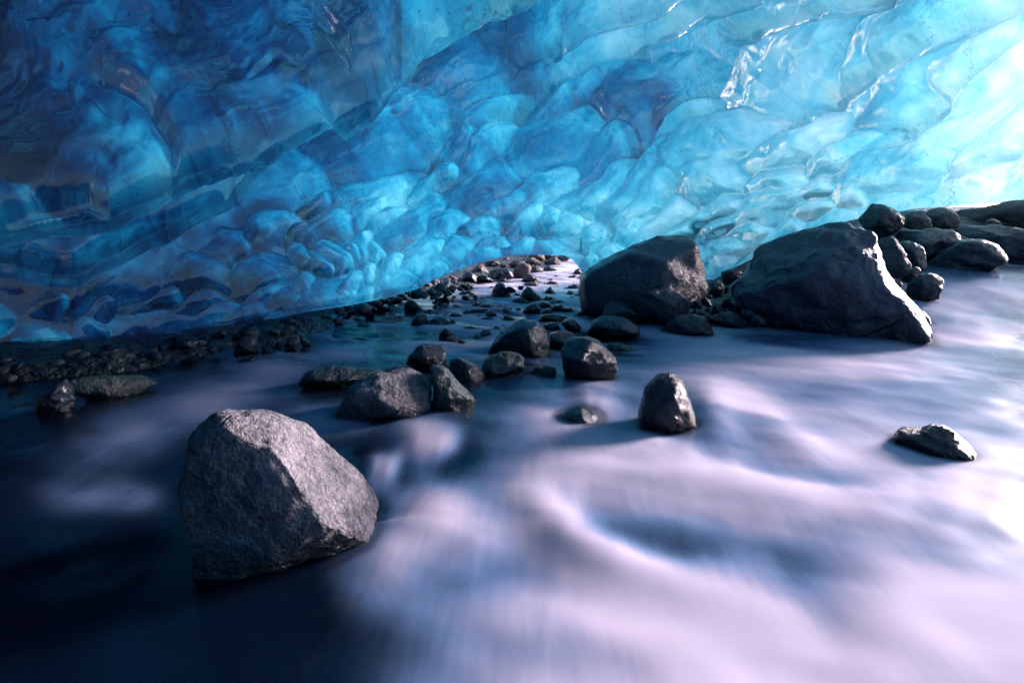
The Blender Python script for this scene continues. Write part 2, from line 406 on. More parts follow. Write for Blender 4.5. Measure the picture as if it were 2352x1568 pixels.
# long glassy ribs
ribs = [([(770, 225), (860, 165), (960, 85), (1080, 10), (1200, -70)], 30, 0.9), ([(-40, 540), (120, 505), (260, 490), (420, 390), (600, 330), (780, 225)], 15, 0.55),
        ([(260, 490), (200, 452), (120, 470), (0, 520)], 14, 0.4), ([(640, -20), (740, 60), (800, 130), (806, 200)], 12, 0.35), ([(240, 205), (340, 260), (400, 340), (395, 390), (270, 490)], 13, 0.35),
        ([(0, 600), (180, 625), (330, 540), (520, 450), (620, 330)], 12, 0.5), ([(1210, 150), (1500, 40), (1700, -40)], 14, 0.35), ([(1190, 265), (1290, 190), (1500, 110), (1760, 20)], 12, 0.35),
        ([(1900, 230), (2150, 120), (2400, -10)], 12, 0.35), ([(1700, 90), (1900, 60), (2240, -40)], 12, 0.3), ([(2050, 330), (2200, 220), (2400, 90)], 10, 0.25)]
ribh = np.zeros_like(qx)
rx = QX.ravel(); ry = QY.ravel()
for pts, wd, a in ribs:
    q = np.array([q_of(*p) for p in pts]); dm = np.full(rx.shape, 1e9)
    for (ax, ay), (bx, by) in zip(q[:-1], q[1:]):
        L2 = (bx - ax) ** 2 + (by - ay) ** 2
        t = np.clip(((rx - ax) * (bx - ax) + (ry - ay) * (by - ay)) / L2, 0, 1)
        dm = np.minimum(dm, np.hypot(rx - ax - t * (bx - ax), ry - ay - t * (by - ay)))
    ribh = np.maximum(ribh, a * np.exp(-np.abs(dm / wd / 1.15) ** 2))
disp += ribh * 210 / K * dist.ravel() * 0.55
P1 = P0f + N.reshape(-1, 3) * disp[:, None]
# tint depth by hand: deep and thin ice colour plus painted light and shade
px_, py_ = sp
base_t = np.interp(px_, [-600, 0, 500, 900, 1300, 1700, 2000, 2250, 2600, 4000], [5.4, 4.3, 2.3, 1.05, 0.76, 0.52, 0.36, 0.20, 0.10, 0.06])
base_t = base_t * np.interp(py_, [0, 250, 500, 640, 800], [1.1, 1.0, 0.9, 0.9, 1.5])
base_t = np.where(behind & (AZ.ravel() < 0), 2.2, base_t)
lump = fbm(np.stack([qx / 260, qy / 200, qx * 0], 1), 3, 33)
crest = np.exp(-(gap / 0.06) ** 2) * sst(-0.3, 0.5, cu) * sst(-0.9, 0.6, lump)  # dark outlines painted along the scallop ridges
shade_t = base_t * (0.85 * np.exp(-0.85 * np.clip(cu, -1.3, 1.3) - 0.35 * np.clip(cv, -1, 1)) + 1.3 * crest + 0.1 * np.abs(rp)) * np.exp(0.75 * lump + 0.5 * (cid - 0.5)) * (1 - 0.8 * ribh)  # dish shading and bright ribs put into the colour
shade_t = np.clip(shade_t, 0.03, 9)
# a rounded lip, then the underside running back, then the outer face
P1 = P1.reshape(rows, len(az1), 3)
edge = P1[0]
a_ = np.radians(az1)
outw = np.stack([np.sin(a_), np.cos(a_), 0 * a_], 1)
under = []
for s_, dz in ((0.02, -0.012), (0.07, -0.015), (0.16, 0.0), (0.35, 0.03), (0.8, 0.05), (1.6, 0.07)):
    under.append(edge + outw * s_ + np.array([0, 0, dz]))
under = np.array(under[::-1])
allP = np.concatenate([under, P1], 0)
tK = np.concatenate([np.repeat(shade_t.reshape(rows, -1)[:1], len(under), 0), shade_t.reshape(rows, -1)], 0)
nr, nc = allP.shape[:2]
faces = grid_faces(nr, nc)
dirt = np.clip(np.interp(px_, [0, 900, 1500], [1.0, 0.8, 0.3]), 0, 1).reshape(rows, -1)
dirt = np.concatenate([np.repeat(dirt[:1], len(under), 0), dirt], 0)
# the side toward the cave mouth on the right stays open
cen = allP.reshape(-1, 3)[faces].mean(1)
faz = np.repeat(0.5 * (az1[1:] + az1[:-1])[None, :], nr - 1, 0).ravel()
keep = ~((cen[:, 0] > 11.5))
keep &= ~(faz > 51)
fin = faces[keep]
# outer face: the same vault pushed outward, coarser
step = 6
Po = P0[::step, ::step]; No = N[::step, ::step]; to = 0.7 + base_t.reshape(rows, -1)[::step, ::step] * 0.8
ko = np.exp(-0.5 * (np.arange(-240, 241) * 0.25 / 20.0) ** 2); ko /= ko.sum()
fo_ = np.convolve(np.pad(fd, 240, mode='edge'), ko, 'valid')
Do = np.maximum(np.interp(az1, fa, fo_), np.interp(az1, fa, fs))[::step][None, :] * 1.12 + 0.6
ELo = EL[::step, ::step]; zo = 0.0; Ho = Hc[::step, ::step] * 1.12 + 1.0; tO = np.tan(np.radians(ELo)); AZo = AZ[::step, ::step]
lo = np.full(ELo.shape, 1e-3); hi = Do + 0 * lo
for _ in range(50):
    m = 0.5 * (lo + hi); f = 1 + m * tO - (zo + (Ho - zo) * (1 - (m / Do) ** 2)); lo = np.where(f < 0, m, lo); hi = np.where(f < 0, hi, m)
Pout = sph(lo, AZo, tO)
nr2, nc2 = Pout.shape[:2]
f2 = grid_faces(nr2, nc2)[:, ::-1]
c2 = Pout.reshape(-1, 3)[f2].mean(1); azs = az1[::step]; fz2 = np.repeat(0.5 * (azs[1:] + azs[:-1])[None, :], nr2 - 1, 0).ravel()
k2 = ~((c2[:, 0] > 11.5)) & ~(fz2 > 51) & (c2[:, 2] > -0.5)
f2 = f2[k2] + nr * nc
V = np.concatenate([allP.reshape(-1, 3), Pout.reshape(-1, 3)])
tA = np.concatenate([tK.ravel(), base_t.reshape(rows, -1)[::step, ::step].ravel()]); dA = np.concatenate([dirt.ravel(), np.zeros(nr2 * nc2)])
CELL = np.stack([cu, cv, cid * 40], 1).reshape(rows, -1, 3)
CELL = np.concatenate([np.repeat(CELL[:1], len(under), 0), CELL], 0).reshape(-1, 3)
CELL = np.concatenate([CELL, np.zeros((nr2 * nc2, 3))])
ice = mesh_obj('ice_cave', V, np.concatenate([fin, f2]), [M_ice, M_outer], attrs={'shade_depth': tA, 'dirt': dA},
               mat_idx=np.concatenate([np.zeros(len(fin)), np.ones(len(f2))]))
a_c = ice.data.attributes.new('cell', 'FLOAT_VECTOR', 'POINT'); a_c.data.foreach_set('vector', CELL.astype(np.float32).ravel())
tag(ice, 'scalloped translucent blue glacier ice arching over the stream, pale near the daylight', 'ice cave')
#END_STRUCT
# ------------------------------------------------------------------ stream bed and banks
LB = np.array([at(-300, 905)[:2], at(0, 878)[:2], at(300, 846)[:2], at(520, 800)[:2], at(640, 790)[:2], at(720, 760)[:2], at(860, 700)[:2], at(960, 672)[:2], at(1100, 655)[:2], at(1200, 640)[:2], at(1260, 605)[:2]])
def land(x, y):
    """> 0 on the banks, < 0 in the stream, roughly in metres"""
    x = np.asarray(x, float); y = np.asarray(y, float)
    xb = np.interp(y, LB[:, 1], LB[:, 0])
    xb = np.where(y < LB[0, 1], LB[0, 0] - (LB[0, 1] - y) * 1.5, xb)
    left = (xb - x) * 0.75
    yb = np.interp(x, [0.3, 0.75, 1.2, 1.75, 2.3, 2.8, 3.4, 4.2, 5.0, 9.0], [7.0, 5.5, 5.15, 4.75, 4.6, 4.9, 5.3, 6.0, 6.6, 7.2])
    right = np.minimum(y - yb, (x - 0.135 * y) * 1.5)
    return np.maximum(left, right)
def zbed(x, y):
    L = land(x, y)
    z = zwater(x, y) - 0.16 + 0.185 * sst(-0.35, 0.12, L) + 0.03 * np.clip(L, 0, 2)
    x = np.asarray(x, float); y = np.asarray(y, float)
    z = z + 0.55 * sst(6.0, 8.2, y) * sst(2.6, 5.0, x)
    z = z + 0.3 * sst(9.0, 14.0, y) * sst(1.3, 0.2, x - 0.05 * y)
    return z
def ground_at(px, py):
    d = ray(px, py); lo, hi = 0.2, 16.0
    for t in np.arange(0.2, 16.0, 0.05):
        x = d[0] / d[1] * t; z = 1 + d[2] / d[1] * t
        if z < max(float(zwater(x, t)), float(zbed(x, t))): break
    return np.array([d[0] / d[1] * t, t, 1 + d[2] / d[1] * t])
def polar(r0, r1, nr_, fine=0.3):
    az = np.concatenate([np.arange(-180, -60, 4.0), np.arange(-60, 60, fine), np.arange(60, 180.01, 4.0)])
    rr = np.geomspace(r0, r1, nr_)
    A, RR = np.meshgrid(np.radians(az), rr)
    return RR * np.sin(A), RR * np.cos(A), len(rr), len(az)
X, Y, a, b = polar(0.25, 400, 420, 0.35)
Z = zbed(X, Y).ravel() + 0.02 * fbm2(X * 6, Y * 6, 4, 61) + 0.03 * fbm2(X * 1.7, Y * 1.7, 3, 62)
tag(mesh_obj('stream_bed', np.stack([X.ravel(), Y.ravel(), Z], 1), grid_faces(a, b), [M_bed]), kind='structure')

# ------------------------------------------------------------------ rocks
def zc(px, py, k):
    """photo points noted in enlarged views"""
    sc = {'B': (0, 0, 1), '5': (673.75, 539, .3385), '6': (1286.3, 428.75, .4531), '7': (0, 857.5, .4531), '4': (0, 490, .3385), '8': (918.75, 918.75, .6094),
          '9': (918.75, 563.5, .19531), 'T': (1898.75, 441, .1927), 'L': (0, 704.4, .32552), 'M': (1561.9, 581.9, .15625)}[k]
    return sc[0] + px * sc[2], sc[1] + py * sc[2]
ICO = {}
def ico(n):
    if n not in ICO:
        import bmesh
        bm = bmesh.new(); bmesh.ops.create_icosphere(bm, subdivisions=n, radius=1.0)
        bm.verts.ensure_lookup_table()
        ICO[n] = (np.array([v.co[:] for v in bm.verts]), np.array([[v.index for v in f.verts] for f in bm.faces])); bm.free()
    return ICO[n]
WATERLINE = []
def rock(label, k, pts, mat='wet', y=None, depth=0.85, sub=4, facets=5, planes=(), noise=0.075, nf=2.2, seed=None, sink=1.15, box=2.4, name='rock', group=None, cat='rock', dy=0.0, strata=0.35):
    pts = [zc(p[0], p[1], k) for p in pts]
    if seed is None: seed = int(abs(pts[0][0] * 7 + pts[0][1] * 13)) % 100000
    rg = random.Random(seed)
    P = np.array(pts)
    low = P[np.argmax(P[:, 1])]
    if y is None:
        bx = P[:, 0].mean()
        p = ground_at(bx, low[1] - 2); y = p[1]
    y += dy
    cx = (P[:, 0].min() + P[:, 0].max()) / 2; cy = (P[:, 1].min() + P[:, 1].max()) / 2
    d0 = ray(cx, low[1]); hd = np.array([d0[0], d0[1]]); hd /= np.linalg.norm(hd)
    wv = np.array([hd[0], hd[1], 0]); uv = np.array([hd[1], -hd[0], 0]); vv = np.array([0, 0, 1.0])
    # width at distance y
    def unproj(px, py, yy):
        d = ray(px, py); g = (yy * hd[1] + d0[0] / d0[1] * yy * hd[0])      # distance along hd of the plane
        s = g / (d[0] * hd[0] + d[1] * hd[1]); return d * s + np.array([0, 0, 1.0])
    w3 = np.linalg.norm(unproj(P[:, 0].min(), cy, y) - unproj(P[:, 0].max(), cy, y))
    h3 = np.linalg.norm(unproj(cx, P[:, 1].min(), y) - unproj(cx, P[:, 1].max(), y))
    dp = depth * 0.5 * min(w3, 1.6 * h3)
    yc = y + dp * 0.55
    C = unproj(cx, cy, yc)
    Q = np.array([unproj(a_, b_, yc) - C for a_, b_ in P]); q = np.stack([Q @ uv, Q @ vv], 1)
    # star radius by angle, gently smoothed
    n = 720; th = np.linspace(-math.pi, math.pi, n, endpoint=False); rad = np.zeros(n)
    for i in range(len(q)):
        a_, b_ = q[i], q[(i + 1) % len(q)]
        e = b_ - a_
        c, s = np.cos(th), np.sin(th)
        det = c * (-e[1]) + s * e[0]
        with np.errstate(divide='ignore', invalid='ignore'):
            t = (a_[0] * -e[1] + a_[1] * e[0]) / det
            uu = np.where(np.abs(e[0]) > np.abs(e[1]), (t * c - a_[0]) / e[0], (t * s - a_[1]) / e[1])
        okk = (t > 0) & (uu >= -1e-6) & (uu <= 1 + 1e-6)
        rad = np.where(okk, np.maximum(rad, np.where(okk, t, 0)), rad)
    bad = rad <= 0
    if bad.any(): rad[bad] = np.interp(th[bad], th[~bad], rad[~bad], period=2 * math.pi)
    ker = np.exp(-(np.arange(-9, 10) / 4.5) ** 2); ker /= ker.sum()
    rad = np.convolve(np.concatenate([rad[-9:], rad, rad[:9]]), ker, 'valid')
    Sx, Fc = ico(sub)
    ang = np.arctan2(Sx[:, 2], Sx[:, 0])
    rr = np.interp(ang, th, rad, period=2 * math.pi)
    flat = (1 - np.abs(Sx[:, 1]) ** box) ** (1 / box)
    dn = np.clip(-np.sin(ang), 0, 1)
    rr = rr * (1 + (sink - 1) * dn)
    lp = np.stack([np.cos(ang) * rr * flat, Sx[:, 1] * dp, np.sin(ang) * rr * flat], 1)      # u, w, v
    scale = float(np.sqrt(w3 * h3)) * 0.5
    # flat facets: cut by planes facing front, top and back
    cuts = [np.array(p_[:3], float) for p_ in planes]; cd = [p_[3] for p_ in planes]
    for _ in range(facets):
        a1 = rg.uniform(-math.pi, math.pi); fw = -rg.uniform(0.5, 1.0) if rg.random() < 0.8 else 0.8
        cuts.append(np.array([math.cos(a1) * 0.7, fw, math.sin(a1) * 0.7 + 0.15])); cd.append(rg.uniform(0.74, 0.92))
    ext = np.array([w3 / 2, dp, h3 / 2])
    for nrm, dd in zip(cuts, cd):
        nn = nrm / ext; nn2 = nn / np.linalg.norm(nn)
        # support of the bounding ellipsoid in that direction
        sup = math.sqrt(((nn2 * ext) ** 2).sum()) * dd
        over = lp @ nn2 - sup
        kk_ = rg.uniform(0.006, 0.02) * scale; ov = kk_ * np.logaddexp(0, np.clip(over / kk_, -40, 60))
        lp = lp - np.outer(ov * 0.88, nn2)
    nrmv = lp / (np.linalg.norm(lp, axis=1, keepdims=True) + 1e-9)
    off = rg.uniform(0, 100)
    nz = fbm(lp / scale * nf * 0.5 + off, 6, seed % 997, 0.6)
    rid = 1 - np.abs(fbm(lp / scale * nf * 1.1 + off + 9, 4, seed % 991 + 3, 0.5))
    stv = vnoise(np.stack([(lp @ np.array([0.35, 0.2, 0.9])) / scale * 4.5 + 0.5 * nz + off, nz * 0.3, nz * 0], 1), seed % 89)
    lp = lp + nrmv * (noise * scale * (nz * 0.9 + (rid - 0.75) * 0.6 + strata * stv))[:, None]
    Vw = C + lp[:, :1] * uv + lp[:, 1:2] * wv + lp[:, 2:3] * vv
    base = np.array([C[0], C[1], Vw[:, 2].min()])
    hz = Vw[:, 2] - zwater(Vw[:, 0], Vw[:, 1]) - 0.03 * scale * fbm(Vw * 6 / scale ** .5, 3, 5)
    wetv = sst(0.10 + 0.22 * scale, 0.02 + 0.04 * scale, hz)
    o = mesh_obj(name, Vw - base, Fc, [MATS[mat]], attrs={'wet': wetv}); o.location = base
    tag(o, label, cat, group)
    zz = zwater(Vw[:, 0], Vw[:, 1]); near = np.abs(Vw[:, 2] - zz) < 0.02 + 0.03 * scale
    if near.any(): WATERLINE.append(np.concatenate([Vw[near][:, :2], np.full((near.sum(), 1), scale)], 1))
    return o

rock('pale grey pitted boulder standing alone in the dark water, its right slope lit', '7',
     [(905, 560), (915, 480), (925, 390), (965, 300), (1010, 255), (1075, 215), (1110, 192), (1160, 187), (1210, 197), (1290, 212), (1400, 225), (1470, 245), (1540, 272), (1600, 315), (1690, 385), (1750, 430), (1830, 500), (1890, 560), (1935, 625), (1945, 660), (1930, 710), (1880, 760), (1780, 810), (1680, 840), (1590, 880), (1500, 920), (1420, 960), (1350, 1010), (1260, 1055), (1180, 1070), (1110, 1050), (1050, 985), (1000, 880), (960, 740), (920, 640)],
     'dry', y=1.30, depth=1.0, sub=6, facets=0, planes=[(0.80, -0.33, 0.45, 0.56), (-0.45, -1.0, 0.0, 0.55), (0.0, -1.0, -0.7, 0.68)], noise=0.065, nf=2.6, name='boulder', cat='boulder', box=2.2)
rock('large rounded blue black boulder under the low ice edge, blocky stones at its foot', '6',
     [(100, 480), (105, 455), (150, 410), (250, 350), (350, 300), (450, 260), (550, 243), (620, 240), (670, 260), (700, 310), (730, 380), (750, 440), (750, 510), (720, 560), (650, 600), (500, 660), (300, 680), (180, 680), (150, 640), (130, 590), (110, 530)],
     'slate', y=4.95, depth=0.8, sub=5, facets=0, planes=[(-0.15, -1, 0.15, 0.74), (0.75, -0.7, 0.1, 0.80), (-0.5, -0.3, 0.9, 0.86), (0.1, -0.6, 0.8, 0.84)], noise=0.05, strata=0.7, name='boulder', cat='boulder')
rock('biggest dark wedge shaped boulder, pink lit right edge and pale ledge across its face', '6',
     [(865, 510), (880, 480), (910, 430), (950, 380), (1010, 310), (1080, 265), (1200, 220), (1270, 195), (1340, 160), (1420, 140), (1480, 137), (1500, 165), (1550, 175), (1590, 200), (1607, 250), (1610, 320), (1607, 370), (1630, 420), (1680, 480), (1740, 550), (1790, 610), (1830, 680), (1850, 750), (1830, 785), (1700, 800), (1500, 800), (1200, 785), (1050, 760), (980, 700), (900, 600), (870, 550)],
     'slate', y=4.2, depth=0.75, sub=6, facets=0, planes=[(-0.05, -1, -0.25, 0.62), (-0.55, -0.75, 0.75, 0.58), (0.25, -0.9, 0.55, 0.66), (0.9, -0.25, 0.45, 0.80)], noise=0.075, strata=0.9, name='boulder', cat='boulder')

ROCKS = [
 # stones in the middle of the stream
 ('speckled domed rock with glittering crystals, first behind the pale boulder', '5', [(290, 1235), (330, 1140), (380, 1060), (460, 990), (540, 955), (640, 940), (720, 920), (800, 915), (860, 945), (920, 1000), (935, 1050), (930, 1130), (910, 1200), (850, 1245), (700, 1262), (500, 1265), (360, 1255)], dict(mat='dry', sub=5, depth=0.8, planes=[(0.3, -0.7, 0.6, .75)])),
 ('blue green wedge of rock leaning against the speckled domed rock', '5', [(935, 960), (920, 900), (960, 885), (1010, 890), (1050, 920), (1100, 975), (1150, 1035), (1200, 1080), (1235, 1120), (1215, 1160), (1170, 1195), (1100, 1225), (1000, 1220), (950, 1190), (940, 1080)], dict(mat='moss', sub=5, planes=[(0.5, -.8, .4, .7)])),
 ('black round topped rock rising behind the speckled domed rock', '5', [(770, 880), (790, 810), (830, 765), (880, 742), (960, 738), (1010, 750), (1035, 790), (1040, 840), (1030, 890), (980, 920), (900, 930), (800, 910)], dict(sub=5)),
 ('sharp edged black rock between the blue green wedge and the flat tilted slab', '5', [(1060, 880), (1080, 845), (1130, 838), (1200, 870), (1250, 890), (1290, 940), (1300, 970), (1260, 1010), (1180, 1020), (1110, 985), (1070, 940)], dict(sub=5, facets=7)),
 ('flat topped grey green slab tilted in midstream beside a small black stone', '5', [(1275, 890), (1290, 850), (1340, 820), (1420, 800), (1490, 797), (1540, 815), (1565, 850), (1560, 910), (1520, 955), (1430, 975), (1330, 965), (1290, 940)], dict(mat='moss', sub=5, planes=[(0, -.8, .6, .66)])),
 ('small black angular stone right of the flat grey green slab', '5', [(1600, 950), (1640, 900), (1720, 888), (1780, 905), (1790, 935), (1760, 970), (1680, 980), (1620, 975)], dict(facets=7)),
 ('long low mossy rock half under water left of the speckled domed rock', '5', [(20, 1015), (80, 950), (160, 910), (300, 900), (480, 905), (600, 910), (640, 960), (560, 1010), (400, 1050), (200, 1050), (80, 1040)], dict(mat='moss', sub=5, depth=0.9)),
 ('low dark slab between the mossy rock and the black round topped rock', '5', [(540, 955), (600, 912), (700, 885), (790, 890), (850, 930), (830, 965), (680, 975)], dict()),
 ('thin black stone wedged above the blue green wedge', '5', [(915, 900), (960, 862), (1030, 862), (1062, 890), (1045, 915), (960, 920)], dict()),
 ('broad dark navy boulder with tiny pale flecks, widest stone in midstream', '5', [(1320, 810), (1350, 730), (1420, 660), (1500, 600), (1570, 580), (1650, 590), (1700, 640), (1735, 700), (1740, 790), (1690, 840), (1560, 845), (1420, 830)], dict(mat='dark', sub=5, planes=[(-.3, -1, .1, .75)])),
 ('flat dark stone leaning on the right side of the broad navy boulder', '5', [(1710, 750), (1740, 665), (1810, 650), (1890, 660), (1930, 690), (1890, 730), (1810, 785), (1740, 790)], dict()),
 ('wet black barrel shaped rock with glinting skin beside the smooth pool', '5', [(1815, 770), (1840, 720), (1900, 700), (2000, 700), (2080, 730), (2130, 790), (2180, 830), (2200, 900), (2170, 975), (2080, 1005), (1950, 1005), (1860, 975), (1830, 880)], dict(sub=5, noise=0.06, planes=[(.4, -.7, .6, .75)])),
 ('small pale slab just breaking the water right of the barrel shaped rock', '5', [(2120, 750), (2150, 730), (2230, 735), (2310, 775), (2290, 800), (2180, 790)], dict(mat='moss')),
 ('low dark rock at the water edge under the blocky stones', '5', [(2000, 660), (2020, 590), (2080, 555), (2180, 550), (2280, 580), (2340, 620), (2350, 670), (2240, 690), (2120, 705), (2050, 700)], dict(mat='dark', sub=5)),
 ('dark dome shaped rock with wet sheen, water veils round its left side', '6', [(392, 1140), (420, 1050), (455, 985), (500, 958), (560, 955), (610, 985), (642, 1035), (662, 1100), (690, 1180), (670, 1250), (560, 1275), (470, 1230), (415, 1190)], dict(sub=5, mat='wet', depth=1.0, dy=.06, facets=2, noise=.07)),
 ('lone black rock in the white rapids, pink glint on its right end', '8', [(1855, 140), (1880, 108), (1960, 108), (2000, 95), (2050, 100), (2090, 120), (2130, 160), (2175, 212), (2140, 228), (2060, 225), (1980, 205), (1900, 175)], dict(sub=5)),
 ('smooth dark hump of stone under a thin veil of water', '8', [(590, 75), (630, 40), (680, 28), (730, 52), (770, 90), (800, 125), (720, 135), (640, 120)], dict(mat='dark', sub=4, facets=1, noise=.04, dy=.11)),
 # blocks at the foot of the round boulder
 ('square block of dark stone at the foot of the round boulder', '6', [(385, 580), (395, 540), (450, 520), (515, 510), (560, 525), (600, 540), (640, 570), (655, 620), (645, 665), (560, 705), (470, 705), (400, 665)], dict(y=4.62, sub=5, box=4, planes=[(-.3, -1, 0, .68), (.9, -.7, 0, .72)])),
 ('small pale topped slab propped against the round boulder, left of the square block', '6', [(222, 655), (225, 600), (260, 583), (310, 590), (340, 605), (400, 640), (420, 680), (300, 685)], dict(y=4.7, box=3.5)),
 ('cracked wet stone below the square block, its corner in the pool', '6', [(520, 725), (545, 690), (600, 655), (680, 648), (730, 665), (765, 710), (778, 750), (680, 765), (560, 755)], dict(sub=5)),
 ('flat blue grey stone on the shore between the two big boulders', 'M', [(390, 950), (500, 900), (620, 860), (760, 850), (880, 890), (960, 970), (1015, 1085), (850, 1110), (600, 1095), (440, 1030)], dict(mat='dark', sub=5)),
 ('pale green block in the gap between the two big boulders', 'M', [(405, 610), (440, 440), (560, 390), (620, 410), (645, 500), (610, 640), (500, 640)], dict(mat='moss', y=5.3)),
 ('dark layered slab behind the gap, against the ice', 'M', [(570, 270), (740, 225), (900, 175), (960, 140), (1010, 140), (950, 330), (760, 420), (720, 450), (620, 420), (600, 330)], dict(y=5.7, mat='wet')),
 ('smooth oval pebble among gravel close to the round boulder', 'M', [(295, 680), (320, 635), (380, 640), (440, 700), (475, 770), (400, 785), (330, 745)], dict(y=5.05, mat='dark', facets=1)),
 ('broken grey stone next to the right face of the square block', 'M', [(175, 800), (180, 740), (200, 700), (260, 690), (320, 720), (340, 800), (250, 820)], dict(y=4.9)),
 ('flat topped stone against the left toe of the wedge boulder', 'M', [(590, 760), (640, 680), (740, 660), (755, 750), (690, 820)], dict(y=4.95)),
 ('speckled black stone in the middle of the gravel gap', 'M', [(445, 860), (520, 760), (590, 750), (690, 860), (600, 900), (480, 905)], dict(y=4.85)),
 ('dark egg shaped cobble touching the wedge boulder', 'M', [(715, 810), (760, 720), (860, 675), (940, 710), (965, 795), (860, 860), (750, 860)], dict(y=4.75, mat='dark', facets=1)),
 ('second dark cobble, below the egg shaped one', 'M', [(875, 890), (900, 820), (1000, 800), (1115, 860), (1110, 910), (1000, 950)], dict(y=4.62, mat='dark', facets=1)),
 ('rough faced cobble at the water, lowest beside the wedge boulder', 'M', [(1025, 970), (1060, 910), (1150, 895), (1255, 960), (1250, 1060), (1120, 1060)], dict(y=4.45, mat='dark', facets=2)),
 ('small fractured stone behind the cracked wet stone', 'M', [(135, 890), (230, 810), (310, 830), (375, 895), (300, 925)], dict(y=4.7)),
 ('little round pebble under the pale green block', 'M', [(378, 650), (400, 600), (450, 600), (485, 645), (430, 670)], dict(y=5.1, facets=1)),
 ('small upright stone right of the pale green block', 'M', [(645, 600), (650, 520), (700, 470), (735, 480), (720, 570)], dict(y=5.25)),
 ('small dark stone at the right toe of the wedge boulder', '6', [(1785, 690), (1790, 620), (1840, 625), (1875, 660), (1888, 710), (1860, 770), (1800, 770)], dict(dy=.25)),
 # the pile on the right bank
 ('squat boulder with a mottled top under the ice, behind the wedge boulder', 'T', [(370, 330), (440, 250), (540, 130), (640, 130), (760, 170), (860, 240), (920, 310), (915, 400), (830, 480), (640, 560), (590, 560), (480, 450)], dict(y=6.6, mat='dark', sub=5)),
 ('angular stone with a pale vertical facet on the skyline of the right bank', 'T', [(915, 320), (950, 265), (1020, 235), (1140, 232), (1190, 270), (1240, 320), (1250, 420), (1150, 450), (1080, 450), (920, 410)], dict(y=6.8, mat='pale', sub=5, facets=8)),
 ('domed stone with pink broken ends, topmost in the middle of the right bank', 'T', [(1175, 250), (1230, 200), (1330, 170), (1420, 190), (1510, 230), (1570, 280), (1580, 400), (1500, 430), (1330, 420), (1200, 360)], dict(y=7.0, mat='pale', sub=5)),
 ('long lavender grey ledge rising to the right under the brightest ice', 'T', [(1500, 240), (1570, 195), (1720, 200), (2000, 155), (2200, 115), (2420, 85), (2700, 80), (2800, 250), (2700, 450), (2250, 430), (2000, 420), (1700, 410), (1570, 370)], dict(y=7.3, mat='pale', sub=5, depth=.6)),
 ('small peaked stone sitting on the long lavender ledge', 'T', [(1870, 400), (1910, 340), (1990, 310), (2060, 360), (2110, 400), (2000, 420)], dict(y=6.9, mat='pale')),
 ('wide flat table of rock with a shiny top at the end of the right bank', 'T', [(1480, 410), (1560, 385), (1700, 385), (2000, 390), (2200, 410), (2420, 450), (2800, 520), (2800, 850), (2420, 900), (2150, 890), (1950, 800), (1800, 600), (1600, 500)], dict(y=6.3, mat='dark', sub=5, depth=.55, planes=[(0, -1, -.1, .6), (0, -.5, .9, .8)])),
 ('broad slanting rock with glossy pink scar, above the pointed stones', 'T', [(780, 530), (900, 470), (1080, 450), (1200, 420), (1300, 415), (1420, 440), (1530, 450), (1610, 510), (1600, 580), (1450, 720), (1300, 820), (1220, 820), (1000, 700)], dict(y=6.1, mat='dark', sub=5)),
 ('pointed shield shaped stone with a bright right rim beside the wedge boulder', 'T', [(595, 620), (640, 560), (760, 515), (820, 550), (900, 680), (980, 790), (1018, 870), (970, 950), (870, 1010), (750, 1070), (690, 980), (640, 830)], dict(y=5.35, mat='pale', sub=5, planes=[(-.2, -1, .1, .7)])),
 ('rounded dark stone tucked behind the shield shaped stone', 'T', [(850, 600), (880, 575), (960, 570), (1060, 600), (1150, 660), (1190, 740), (1185, 870), (1130, 940), (1020, 900), (930, 760)], dict(y=5.6, mat='dark', sub=5)),
 ('smooth whale backed boulder with a bright tip at the upper pool', 'T', [(1190, 890), (1240, 800), (1350, 700), (1480, 620), (1600, 565), (1720, 550), (1850, 565), (2000, 620), (2110, 690), (2165, 780), (2120, 850), (2000, 910), (1800, 945), (1450, 965), (1250, 940)], dict(y=5.75, mat='dark', sub=5, depth=.7, facets=1, planes=[(-.1, -1, -.1, .7)])),
 ('wet craggy rock where the upper pool spills over', 'T', [(950, 1170), (990, 1080), (1050, 1020), (1110, 965), (1220, 955), (1330, 980), (1380, 1030), (1375, 1160), (1330, 1260), (1150, 1275), (1000, 1250)], dict(y=4.85, sub=5, noise=.08, facets=8)),
 ('small black stone between the shield shaped stone and the craggy rock', 'T', [(885, 1050), (950, 950), (1060, 885), (1110, 900), (1135, 945), (1050, 1030), (1000, 1080)], dict(y=5.1)),
 ('little grey stone washed by water left of the craggy rock', 'T', [(745, 1070), (800, 1030), (880, 1050), (915, 1105), (850, 1150)], dict(y=5.0, mat='pale')),
 # stones of the far stream
 ('upright cone shaped black rock standing in the pink lit water', '9', [(1080, 630), (1085, 520), (1120, 450), (1170, 425), (1220, 450), (1250, 490), (1290, 570), (1305, 620), (1240, 640), (1150, 650)], dict()),
 ('broad pyramid of black rock right of the cone shaped rock', '9', [(1410, 600), (1450, 530), (1500, 485), (1540, 500), (1600, 545), (1650, 600), (1675, 655), (1560, 675), (1450, 640)], dict()),
 ('low dark rock in front of the broad pyramid', '9', [(1295, 680), (1350, 625), (1430, 610), (1500, 640), (1560, 685), (1480, 705), (1380, 702)], dict()),
 ('small sharp pyramid alone in the brightest water', '9', [(1680, 580), (1720, 520), (1765, 475), (1800, 520), (1850, 578), (1800, 598), (1720, 595)], dict()),
 ('low reddish dome at the edge of the round boulder, in bright water', '9', [(1935, 515), (1980, 475), (2050, 455), (2110, 475), (2135, 530), (2030, 535)], dict(mat='warm')),
 ('flat wet stone with white water sliding off it', '9', [(1430, 508), (1460, 460), (1530, 435), (1600, 440), (1665, 485), (1640, 508), (1540, 510)], dict(mat='warm')),
